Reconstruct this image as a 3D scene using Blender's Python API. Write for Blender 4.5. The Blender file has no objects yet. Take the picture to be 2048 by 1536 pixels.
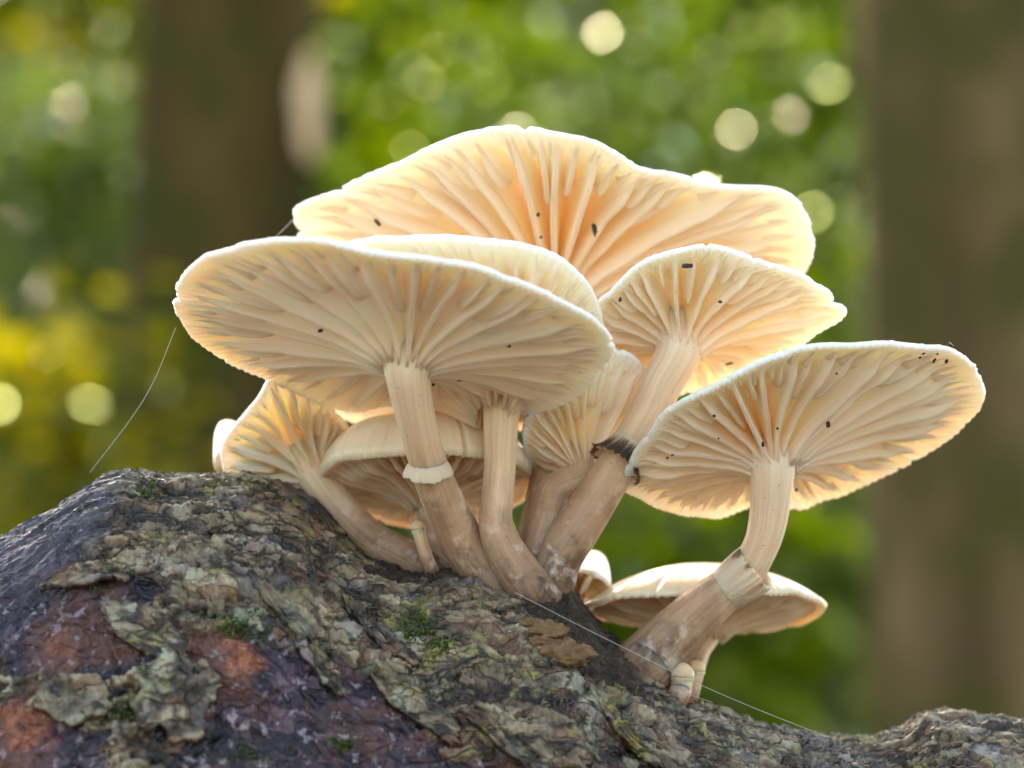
import bpy, math, random
import numpy as np
from mathutils import Vector, Matrix

random.seed(7)
RNG = np.random.default_rng(11)
R = math.radians
sc = bpy.context.scene
COL = sc.collection

# ---------------------------------------------------------------- camera
D0 = 0.45                 # focus distance, a macro lens 45 cm from the cluster
TAN = 0.1833              # half width / distance
PITCH = R(12)
CAM = np.array([0.0, -D0 * math.cos(PITCH), 0.125])
RIGHT = np.array([1.0, 0, 0])
UP = np.array([0, -math.sin(PITCH), math.cos(PITCH)])
FWD = np.array([0, math.cos(PITCH), math.sin(PITCH)])
KPX = 2 * TAN / 2048      # metres per photo pixel per metre of distance

cd = bpy.data.cameras.new('camera')
cam = bpy.data.objects.new('camera', cd)
COL.objects.link(cam)
cam.location = CAM
cam.rotation_euler = (math.pi / 2 + PITCH, 0, 0)
cd.sensor_width = 36
cd.lens = 18 / TAN
cd.clip_start = 0.01
cd.clip_end = 3000
cd.dof.use_dof = True
cd.dof.focus_distance = 0.452
cd.dof.aperture_fstop = cd.lens / 7.4
sc.camera = cam

# ---------------------------------------------------------------- sky, sun, exposure
SUN_AZ, SUN_EL = R(-6), R(37)      # behind the mushrooms, a little to the left
w = bpy.data.worlds.new('World'); sc.world = w; w.use_nodes = True
nt = w.node_tree
bg = nt.nodes['Background']
sky = nt.nodes.new('ShaderNodeTexSky')
sky.sky_type = 'NISHITA'; sky.sun_disc = False
sky.sun_elevation = SUN_EL; sky.sun_rotation = SUN_AZ
sky.air_density = 1.0; sky.dust_density = 2.0; sky.ozone_density = 1.0
nt.links.new(sky.outputs[0], bg.inputs[0])
bg.inputs[1].default_value = 0.15
sl = bpy.data.lights.new('sun', 'SUN'); sl.energy = 2.0; sl.angle = R(0.6); sl.color = (1.0, 0.92, 0.8)
so = bpy.data.objects.new('sun', sl); COL.objects.link(so)
sd = Vector((math.sin(SUN_AZ) * math.cos(SUN_EL), math.cos(SUN_AZ) * math.cos(SUN_EL), math.sin(SUN_EL)))
so.rotation_euler = sd.to_track_quat('Z', 'Y').to_euler()
so.location = (2, 6, 8)
vs = sc.view_settings
vs.view_transform = 'Standard'; vs.look = 'None'; vs.exposure = 2.28; vs.gamma = 1; vs.use_curve_mapping = False
vs.use_white_balance = True; vs.white_balance_temperature = 7900; vs.white_balance_tint = 9
cy = sc.cycles
cy.use_denoising = True; cy.denoiser = 'OPENIMAGEDENOISE'
cy.max_bounces = 24; cy.diffuse_bounces = 16; cy.transmission_bounces = 16; cy.glossy_bounces = 3
cy.sample_clamp_indirect = 6.0
cy.caustics_reflective = False; cy.caustics_refractive = False

# ---------------------------------------------------------------- helpers
def P(px, py, d):
    """photo pixel + distance along the optical axis -> world point"""
    px = np.asarray(px, float); py = np.asarray(py, float); d = np.asarray(d, float)
    x = (px - 1024) * KPX * d; y = -(py - 768) * KPX * d
    return CAM + x[..., None] * RIGHT + y[..., None] * UP + d[..., None] * FWD

def project(p):
    v = p - CAM
    d = v @ FWD
    return 1024 + (v @ RIGHT) / (KPX * d), 768 - (v @ UP) / (KPX * d), d

def _hash(ix, iy, iz, seed):
    h = (ix.astype(np.int64) * 374761393 + iy.astype(np.int64) * 668265263 + iz.astype(np.int64) * 2147483647 + seed * 974711) & 0xffffffff
    h = ((h ^ (h >> 13)) * 1274126177) & 0xffffffff
    h = ((h ^ (h >> 16)) * 2246822519) & 0xffffffff
    return ((h ^ (h >> 15)) & 0xffffff) / float(0xffffff)

def noise(x, y=0.0, z=0.0, seed=0):
    """value noise in -1..1"""
    x, y, z = np.broadcast_arrays(np.asarray(x, float), np.asarray(y, float), np.asarray(z, float))
    fx, fy, fz = np.floor(x), np.floor(y), np.floor(z)
    tx, ty, tz = x - fx, y - fy, z - fz
    tx = tx * tx * tx * (tx * (6 * tx - 15) + 10); ty = ty * ty * ty * (ty * (6 * ty - 15) + 10); tz = tz * tz * (3 - 2 * tz)
    r = 0
    for a in (0, 1):
        for b in (0, 1):
            for c in (0, 1):
                wgt = (tx if a else 1 - tx) * (ty if b else 1 - ty) * (tz if c else 1 - tz)
                r = r + wgt * _hash(fx + a, fy + b, fz + c, seed)
    return r * 2 - 1

def fbm(x, y=0.0, z=0.0, seed=0, o=4, g=0.5):
    a, s, t = 1.0, 0, 0
    x = np.asarray(x, float); y = np.asarray(y, float); z = np.asarray(z, float)
    for k in range(o):
        s = s + a * noise(x * 2 ** k, y * 2 ** k, z * 2 ** k, seed + 17 * k); t += a; a *= g
    return s / t

def sstep(a, b, x):
    t = np.clip((x - a) / (b - a), 0, 1)
    return t * t * (3 - 2 * t)

def mesh_obj(name, verts, faces, mat, parent=None, smooth=True, attrs=None):
    """one mesh object from arrays; faces: (n,3) or (n,4) array, or list of them"""
    me = bpy.data.meshes.new(name)
    verts = np.asarray(verts, np.float32)
    fl = faces if isinstance(faces, list) else [faces]
    fl = [np.asarray(f, np.int32) for f in fl if len(f)]
    nl = sum(f.size for f in fl); nf = sum(len(f) for f in fl)
    me.vertices.add(len(verts)); me.vertices.foreach_set('co', verts.ravel())
    me.loops.add(nl); me.loops.foreach_set('vertex_index', np.concatenate([f.ravel() for f in fl]))
    me.polygons.add(nf)
    st = []; off = 0
    for f in fl:
        st.append(off + np.arange(len(f), dtype=np.int32) * f.shape[1]); off += f.size
    me.polygons.foreach_set('loop_start', np.concatenate(st))
    me.update(calc_edges=True)
    me.polygons.foreach_set('use_smooth', np.full(nf, smooth))
    for k, v in (attrs or {}).items():
        a = me.attributes.new(k, 'FLOAT', 'POINT'); a.data.foreach_set('value', np.asarray(v, np.float32))
    me.validate()
    if mat is not None: me.materials.append(mat)
    o = bpy.data.objects.new(name, me); COL.objects.link(o)
    if parent is not None: o.parent = parent
    return o

def grid_faces(nu, nv, closed_v=False, flip=False):
    i = np.arange(nu - 1)[:, None]; j = np.arange(nv if closed_v else nv - 1)[None, :]
    j2 = (j + 1) % nv
    a, b, c, d = i * nv + j, i * nv + j2, (i + 1) * nv + j2, (i + 1) * nv + j
    a, b, c, d = [np.broadcast_to(q, (nu - 1, j.shape[1])).ravel() for q in (a, b, c, d)]
    return np.stack([a, d, c, b] if flip else [a, b, c, d], 1)

def empty(name, loc, label, cat, group=None):
    o = bpy.data.objects.new(name, None); COL.objects.link(o)
    o.location = loc; o.empty_display_size = 0.01
    o['label'] = label; o['category'] = cat
    if group: o['group'] = group
    return o

def under(root, o):
    """parent keeping world coordinates (roots only carry a location)"""
    o.parent = root
    m = Matrix.Identity(4)
    p = root
    t = Vector((0, 0, 0))
    while p is not None:
        t += p.location; p = p.parent
    o.matrix_parent_inverse = Matrix.Translation(-t)
    return o

def catmull(pts, n):
    pts = np.asarray(pts, float)
    q = np.vstack([2 * pts[0] - pts[1], pts, 2 * pts[-1] - pts[-2]])
    t = np.linspace(0, len(pts) - 1, n)
    i = np.minimum(t.astype(int), len(pts) - 2); f = (t - i)[:, None]
    a, b, c, d = q[i], q[i + 1], q[i + 2], q[i + 3]
    return 0.5 * (2 * b + (c - a) * f + (2 * a - 5 * b + 4 * c - d) * f ** 2 + (3 * b - a - 3 * c + d) * f ** 3)

# ---------------------------------------------------------------- materials
class NT:
    def __init__(s, name):
        s.m = bpy.data.materials.new(name); s.m.use_nodes = True
        s.t = s.m.node_tree; s.t.nodes.clear()
        s.out = s.t.nodes.new('ShaderNodeOutputMaterial')
    def n(s, typ, **kw):
        o = s.t.nodes.new(typ)
        for k, v in kw.items(): setattr(o, k, v)
        return o
    def set(s, node, **kw):
        for k, v in kw.items():
            k = k.replace('_', ' ')
            if isinstance(v, bpy.types.NodeSocket): s.t.links.new(v, node.inputs[k])
            else: node.inputs[k].default_value = v
        return node
    def ln(s, a, b): s.t.links.new(a, b)
    def attr(s, name): return s.n('ShaderNodeAttribute', attribute_name=name).outputs['Fac']
    def noise(s, scale, detail=4, rough=0.55, vec=None, dist=0.0):
        o = s.n('ShaderNodeTexNoise'); o.inputs['Scale'].default_value = scale
        o.inputs['Detail'].default_value = detail; o.inputs['Roughness'].default_value = rough
        o.inputs['Distortion'].default_value = dist
        s.ln(vec or s.obj(), o.inputs['Vector']); return o.outputs['Fac']
    def vor(s, scale, vec=None, feature='F1'):
        o = s.n('ShaderNodeTexVoronoi', feature=feature); o.inputs['Scale'].default_value = scale
        s.ln(vec or s.obj(), o.inputs['Vector']); return o
    def obj(s):
        return s.n('ShaderNodeTexCoord').outputs['Object']
    def mapv(s, scale, vec=None, rot=(0, 0, 0)):
        o = s.n('ShaderNodeMapping'); o.inputs['Scale'].default_value = scale; o.inputs['Rotation'].default_value = rot
        s.ln(vec or s.obj(), o.inputs['Vector']); return o.outputs[0]
    def ramp(s, fac, stops, interp='LINEAR'):
        o = s.n('ShaderNodeValToRGB'); o.color_ramp.interpolation = interp
        e = o.color_ramp.elements
        while len(e) < len(stops): e.new(0.5)
        for i, (p, c) in enumerate(stops):
            e[i].position = p; e[i].color = (c if len(c) == 4 else (*c, 1)) if not isinstance(c, (int, float)) else (c, c, c, 1)
        s.ln(fac, o.inputs[0]); return o.outputs[0]
    def mix(s, fac, a, b, mode='MIX'):
        o = s.n('ShaderNodeMix', data_type='RGBA', blend_type=mode)
        for v, i in ((fac, 0), (a, 6), (b, 7)):
            if isinstance(v, bpy.types.NodeSocket): s.ln(v, o.inputs[i])
            else: o.inputs[i].default_value = v if isinstance(v, (int, float)) else (*v, 1) if len(v) == 3 else v
        return o.outputs[2]
    def math(s, op, a, b=0.0, clamp=False):
        o = s.n('ShaderNodeMath', operation=op, use_clamp=clamp)
        for v, i in ((a, 0), (b, 1)):
            if isinstance(v, bpy.types.NodeSocket): s.ln(v, o.inputs[i])
            else: o.inputs[i].default_value = v
        return o.outputs[0]
    def bump(s, h, strength, dist):
        o = s.n('ShaderNodeBump'); o.inputs['Strength'].default_value = strength; o.inputs['Distance'].default_value = dist
        s.ln(h, o.inputs['Height']); return o.outputs[0]
    def fin(s, sh): s.ln(sh, s.out.inputs[0]); return s.m

def mat_cap(name='mushroom_flesh', ca=(0.95, 0.90, 0.80), cb=(0.93, 0.84, 0.68), rough=0.36):
    t = NT(name)
    b = t.n('ShaderNodeBsdfPrincipled')
    col = t.mix(t.ramp(t.noise(90, 3), [(0.35, 0.0), (0.7, 1.0)]), ca, cb)
    col = t.mix(t.attr('disc'), col, (0.97, 0.72, 0.32))  # ochre centre tint, also puts the amber backlight glow into the flesh colour
    t.set(b, Base_Color=col, Subsurface_Weight=1.0, Subsurface_Scale=0.0050, Roughness=rough, IOR=1.38)
    b.inputs['Subsurface Radius'].default_value = (1.0, 0.50, 0.30)
    t.ln(t.bump(t.noise(700, 3), 0.15, 0.0004), b.inputs['Normal'])
    return t.fin(b.outputs[0])

def mat_gill():
    t = NT('gill_flesh')
    d = t.n('ShaderNodeBsdfDiffuse'); tr = t.n('ShaderNodeBsdfTranslucent')
    t.ln(t.mix(t.noise(130, 3), (0.98, 0.955, 0.90), (0.97, 0.925, 0.84)), d.inputs[0])
    tr.inputs[0].default_value = (1.0, 0.925, 0.79, 1)
    m = t.n('ShaderNodeMixShader'); m.inputs[0].default_value = 0.62
    t.ln(d.outputs[0], m.inputs[1]); t.ln(tr.outputs[0], m.inputs[2])
    return t.fin(m.outputs[0])

def mat_stem():
    t = NT('stem_flesh')
    b = t.n('ShaderNodeBsdfPrincipled')
    al, ar = t.attr('along'), t.attr('fibre')
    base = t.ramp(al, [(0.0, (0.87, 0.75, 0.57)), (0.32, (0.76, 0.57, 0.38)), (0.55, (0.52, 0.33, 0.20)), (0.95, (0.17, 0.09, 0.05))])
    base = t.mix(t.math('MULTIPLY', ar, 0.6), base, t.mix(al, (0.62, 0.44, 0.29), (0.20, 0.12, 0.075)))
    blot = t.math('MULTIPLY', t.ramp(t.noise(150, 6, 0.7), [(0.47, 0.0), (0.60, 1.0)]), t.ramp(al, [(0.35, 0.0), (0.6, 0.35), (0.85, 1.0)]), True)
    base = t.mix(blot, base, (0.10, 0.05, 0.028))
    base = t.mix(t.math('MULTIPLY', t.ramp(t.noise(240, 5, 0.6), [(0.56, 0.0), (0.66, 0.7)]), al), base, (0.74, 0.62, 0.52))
    speck = t.ramp(t.noise(1500, 2), [(0.70, 0.0), (0.74, 0.75)])
    base = t.mix(speck, base, (0.13, 0.08, 0.05))
    t.set(b, Base_Color=base, Subsurface_Weight=0.75, Subsurface_Scale=0.005, Roughness=0.55)
    b.inputs['Subsurface Radius'].default_value = (1.0, 0.55, 0.28)
    t.ln(t.bump(t.noise(500, 4), 0.35, 0.0006), b.inputs['Normal'])
    return t.fin(b.outputs[0])

def mat_ring():
    t = NT('ring_skin')
    b = t.n('ShaderNodeBsdfPrincipled')
    e = t.attr('edge')
    n = t.math('ADD', e, t.math('MULTIPLY', t.math('SUBTRACT', t.noise(420, 4, 0.7), 0.5), 0.7))
    c = t.ramp(n, [(0.0, (0.66, 0.52, 0.38)), (0.42, (0.54, 0.38, 0.25)), (0.62, (0.20, 0.12, 0.06)), (0.85, (0.025, 0.016, 0.011))])
    t.set(b, Base_Color=c, Subsurface_Weight=0.5, Subsurface_Scale=0.003, Roughness=0.6)
    b.inputs['Subsurface Radius'].default_value = (1.0, 0.6, 0.35)
    t.ln(t.bump(t.noise(900, 4), 0.4, 0.0005), b.inputs['Normal'])
    return t.fin(b.outputs[0])

def mat_simple(name, col, rough=0.7, var=0.3, scale=300):
    t = NT(name)
    b = t.n('ShaderNodeBsdfPrincipled')
    c2 = tuple(x * (1 - var) for x in col)
    t.set(b, Base_Color=t.mix(t.noise(scale, 4), col, c2), Roughness=rough)
    return t.fin(b.outputs[0])

def mat_leaf(name, c1, c2, tr1, tr2, gloss=0.10, rough=0.27, gcol=(0.80, 0.95, 0.45, 1)):
    t = NT(name)
    f = t.attr('tint')
    d = t.n('ShaderNodeBsdfDiffuse'); tr = t.n('ShaderNodeBsdfTranslucent'); g = t.n('ShaderNodeBsdfGlossy')
    t.ln(t.mix(f, c1, c2), d.inputs[0]); t.ln(t.mix(f, tr1, tr2), tr.inputs[0])
    g.inputs['Roughness'].default_value = rough; g.inputs[0].default_value = gcol
    m = t.n('ShaderNodeMixShader'); m.inputs[0].default_value = 0.7
    t.ln(d.outputs[0], m.inputs[1]); t.ln(tr.outputs[0], m.inputs[2])
    fr = t.n('ShaderNodeFresnel'); fr.inputs[0].default_value = 1.33
    m2 = t.n('ShaderNodeMixShader'); t.ln(t.math('MULTIPLY', fr.outputs[0], gloss * 2.0, True), m2.inputs[0])
    t.ln(m.outputs[0], m2.inputs[1]); t.ln(g.outputs[0], m2.inputs[2])
    return t.fin(m2.outputs[0])

def mat_trunk(name, c1, c2, moss=(0.06, 0.08, 0.02)):
    t = NT(name)
    b = t.n('ShaderNodeBsdfPrincipled')
    c = t.mix(t.ramp(t.noise(6.5, 5, vec=t.mapv((1, 1, 0.16))), [(0.35, 0.0), (0.65, 1.0)]), c1, c2)
    c = t.mix(t.math('MULTIPLY', t.ramp(t.noise(4.5, 5), [(0.44, 0.0), (0.58, 1.0)]), 0.9), c, moss)
    t.set(b, Base_Color=c, Roughness=0.9, Specular_IOR_Level=0.08)
    t.ln(t.bump(t.noise(35, 6, vec=t.mapv((1, 1, 0.3))), 0.6, 0.02), b.inputs['Normal'])
    return t.fin(b.outputs[0])

def mat_bark():
    t = NT('rotting_bark')
    b = t.n('ShaderNodeBsdfPrincipled')
    wood, dark, lay, spot, soil = t.attr('wood'), t.attr('sheen'), t.attr('layer'), t.attr('orange'), t.attr('soil')
    # warped coordinates, grain running down to the right
    nz = t.n('ShaderNodeTexNoise'); nz.inputs['Scale'].default_value = 220; nz.inputs['Detail'].default_value = 3
    t.ln(t.obj(), nz.inputs['Vector'])
    va = t.n('ShaderNodeVectorMath', operation='MULTIPLY_ADD')
    t.ln(nz.outputs['Color'], va.inputs[0]); va.inputs[1].default_value = (0.0045, 0.0045, 0.0045); t.ln(t.obj(), va.inputs[2])
    gv = t.mapv((0.55, 1, 1), va.outputs[0], (0, R(26), 0))
    v1, v2, v3 = t.vor(330, gv), t.vor(620, gv), t.vor(190, gv)
    def chan(v, k):
        sp = t.n('ShaderNodeSeparateColor'); t.ln(v.outputs['Color'], sp.inputs[0]); return sp.outputs[k]
    fv = t.noise(300, 6, 0.7)
    tone = t.math('ADD', t.math('MULTIPLY', lay, 0.45), t.math('ADD', t.math('MULTIPLY', fv, 0.42), t.math('MULTIPLY', chan(v2, 0), 0.16)))
    bark = t.ramp(tone, [(0.28, (0.012, 0.008, 0.006)), (0.41, (0.060, 0.038, 0.025)), (0.51, (0.20, 0.14, 0.09)), (0.63, (0.42, 0.33, 0.23)), (0.80, (0.66, 0.58, 0.45))])
    # crusts: each patch one colour
    pick = t.ramp(chan(v1, 1), [(0.0, (0.30, 0.25, 0.17)), (0.25, (0.16, 0.15, 0.17)), (0.42, (0.44, 0.39, 0.29)), (0.58, (0.24, 0.13, 0.08)), (0.74, (0.56, 0.58, 0.44)), (0.82, (0.36, 0.33, 0.13)), (0.92, (0.40, 0.36, 0.37))], 'CONSTANT')
    pm = t.math('MULTIPLY', t.ramp(chan(v1, 2), [(0.42, 0.0), (0.5, 0.8)], 'LINEAR'), t.ramp(t.noise(420, 4, 0.65), [(0.38, 0.1), (0.55, 1.0)]))
    bark = t.mix(pm, bark, pick)
    lz = t.ramp(t.noise(38, 3), [(0.45, 0.0), (0.60, 1.0)])
    l1 = t.math('MULTIPLY', t.ramp(t.noise(260, 5, 0.65, gv), [(0.54, 0.0), (0.60, 1.0)]), lz)
    bark = t.mix(t.math('MULTIPLY', l1, 0.65), bark, t.mix(t.noise(700, 3), (0.42, 0.46, 0.31), (0.66, 0.70, 0.57)))
    l2 = t.ramp(t.noise(170, 4, 0.6, vec=t.mapv((1, 1, 1), rot=(1, 2, 3))), [(0.61, 0.0), (0.66, 0.8)])
    bark = t.mix(l2, bark, (0.40, 0.36, 0.11))
    # dark cracks between the scales
    ed1, ed2 = t.vor(330, gv, 'DISTANCE_TO_EDGE'), t.vor(130, gv, 'DISTANCE_TO_EDGE')
    crack = t.math('MAXIMUM', t.ramp(ed1.outputs['Distance'], [(0.0, 0.75), (0.09, 0.0)]), t.ramp(ed2.outputs['Distance'], [(0.0, 1.0), (0.10, 0.0)]))
    crack = t.math('MULTIPLY', crack, t.ramp(t.noise(110, 3), [(0.34, 0.0), (0.52, 1.0)]))
    bark = t.mix(crack, bark, (0.014, 0.010, 0.009))
    # exposed wet wood under the bark
    wd = t.ramp(t.math('ADD', t.math('MULTIPLY', t.noise(230, 6, 0.72, gv), 0.75), t.math('MULTIPLY', chan(v1, 0), 0.25)), [(0.34, (0.004, 0.003, 0.006)), (0.50, (0.020, 0.013, 0.026)), (0.60, (0.055, 0.030, 0.044)), (0.74, (0.20, 0.135, 0.17))])
    wd = t.mix(t.ramp(t.noise(60, 5, 0.65), [(0.48, 0.0), (0.62, 0.8)]), wd, t.mix(t.noise(260, 5, 0.7), (0.035, 0.012, 0.009), (0.24, 0.085, 0.045)))
    wd = t.mix(t.ramp(t.noise(520, 4, 0.6), [(0.58, 0.0), (0.66, 0.7)]), wd, t.mix(t.noise(90, 2), (0.26, 0.25, 0.36), (0.46, 0.36, 0.30)))
    bark = t.mix(1.0, bark, (0.78, 0.74, 0.66), 'MULTIPLY')
    c = t.mix(wood, bark, wd)
    dk = t.mix(t.ramp(t.noise(260, 5, 0.65), [(0.38, 0.0), (0.66, 1.0)]), (0.007, 0.007, 0.012), (0.055, 0.054, 0.080))
    c = t.mix(t.math('MULTIPLY', dark, 0.85), c, dk)
    oc = t.ramp(t.noise(420, 5, 0.7), [(0.36, (0.06, 0.018, 0.012)), (0.54, (0.34, 0.10, 0.045)), (0.75, (0.62, 0.33, 0.20))])
    c = t.mix(t.math('MULTIPLY', spot, 0.9), c, oc)
    c = t.mix(t.math('MULTIPLY', soil, 0.92), c, t.ramp(t.noise(520, 6, 0.75), [(0.38, (0.006, 0.0045, 0.004)), (0.58, (0.045, 0.024, 0.014)), (0.75, (0.20, 0.11, 0.055))]))
    rg = t.math('SUBTRACT', t.math('ADD', 0.16, t.math('MULTIPLY', t.noise(350, 3), 0.6)), t.math('SUBTRACT', t.math('MULTIPLY', dark, -0.05), t.math('MULTIPLY', soil, 0.35)))
    t.set(b, Base_Color=c, Roughness=rg)
    hb = t.math('SUBTRACT', t.math('ADD', t.noise(420, 6, 0.65), t.math('MULTIPLY', chan(v1, 0), 0.35)), t.math('MULTIPLY', crack, 0.6))
    t.ln(t.bump(hb, 0.75, 0.0009), b.inputs['Normal'])
    return t.fin(b.outputs[0])

def mat_ground():
    t = NT('forest_floor')
    b = t.n('ShaderNodeBsdfPrincipled')
    c = t.ramp(t.noise(6, 8, 0.7), [(0.3, (0.12, 0.088, 0.06)), (0.48, (0.26, 0.205, 0.15)), (0.65, (0.38, 0.31, 0.23)), (0.82, (0.20, 0.19, 0.08))])
    t.set(b, Base_Color=c, Roughness=0.9)
    t.ln(t.bump(t.noise(40, 6), 0.8, 0.03), b.inputs['Normal'])
    return t.fin(b.outputs[0])

def mat_silk():
    t = NT('spider_silk')
    b = t.n('ShaderNodeBsdfPrincipled')
    t.set(b, Base_Color=t.mix(t.noise(800, 2), (0.62, 0.62, 0.60), (0.4, 0.4, 0.38)), Roughness=0.5)
    return t.fin(b.outputs[0])

M_CAP, M_GILL, M_STEM, M_RING = mat_cap(), mat_gill(), mat_stem(), mat_ring()
M_YOUNG = mat_cap('young_cap_flesh', (0.84, 0.71, 0.54), (0.75, 0.59, 0.41), 0.20)
M_BUD = mat_cap('bud_flesh', (0.66, 0.49, 0.32), (0.52, 0.36, 0.22), 0.45)
M_SPECK = mat_simple('dark_debris', (0.03, 0.02, 0.015), 0.5)
M_BARK, M_GROUND, M_SILK = mat_bark(), mat_ground(), mat_silk()
M_MOSS = mat_simple('moss_green', (0.07, 0.14, 0.016), 0.7, 0.6, 900)
M_CRUMB = mat_simple('crumbling_wood', (0.30, 0.17, 0.08), 0.9, 0.75, 700)

# ---------------------------------------------------------------- ground
def build_ground():
    n = 90
    r = np.concatenate([[0.0], np.geomspace(0.3, 900, n)])
    th = np.linspace(0, 2 * np.pi, 96, endpoint=False)
    X = r[:, None] * np.cos(th); Y = r[:, None] * np.sin(th)
    Z = 0.035 * fbm(X * 1.3, Y * 1.3, seed=3) + 0.15 * fbm(X * .15, Y * .15, seed=5) * sstep(2, 8, np.hypot(X, Y)) - 0.02
    v = np.stack([X, Y, Z], -1).reshape(-1, 3)
    o = mesh_obj('ground', v, grid_faces(len(r), 96, True), M_GROUND)
    o['kind'] = 'structure'; o['label'] = 'brown leaf littered forest floor around the log'
build_ground()

# ---------------------------------------------------------------- the fallen log
SIL = np.array([(-9000, 1500), (-5000, 1420), (-2500, 1380), (-900, 1330), (-400, 1240), (-120, 1120), (0, 1072), (110, 1015), (200, 955), (260, 938), (340, 948), (430, 946), (492, 945), (560, 962), (630, 1000),
                (690, 1065), (745, 1112), (830, 1135), (900, 1132), (960, 1132), (1010, 1160), (1060, 1160), (1100, 1152), (1140, 1172), (1170, 1215), (1210, 1262), (1260, 1305), (1310, 1345),
                (1360, 1392), (1430, 1418), (1520, 1442), (1640, 1470), (1740, 1478), (1800, 1462), (1850, 1425), (1900, 1418), (1960, 1432), (2048, 1436), (2150, 1450), (2600, 1480), (4500, 1560), (9000, 1700)], float)
DL, RV, RD = 0.468, 0.100, 0.058

def log_base(px, ang):
    """ang 0 = crest, +pi/2 = towards the camera"""
    s = np.interp(px, SIL[:, 0], SIL[:, 1])
    d = DL + 0.012 * sstep(1300, 2200, px) - 0.004 * sstep(600, 0, px)
    far = sstep(2600, 9000, np.abs(px - 1000))
    c = P(px, s, d)
    # the crest bumps matter less lower down the flank
    sm = np.interp(px, SMX, SMY)
    k = sstep(0.15, 1.3, np.abs(ang))
    c = c + UP * (((s - sm) * KPX * d) * k)[..., None]
    c = c - UP * RV
    return c + UP * (RV * np.cos(ang))[..., None] - FWD * (RD * np.sin(ang))[..., None]
SMX = np.linspace(-9000, 9000, 1801)
_sy = np.interp(SMX, SIL[:, 0], SIL[:, 1])
SMY = np.convolve(np.pad(_sy, 20, mode='edge'), np.ones(41) / 41, 'same')[20:-20]

def blob(x, y, cx, cy, rx, ry, rot=0.0):
    c, s = math.cos(rot), math.sin(rot)
    dx, dy = x - cx, y - cy
    u, v = (dx * c + dy * s) / rx, (-dx * s + dy * c) / ry
    return 1 - np.hypot(u, v)

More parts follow.
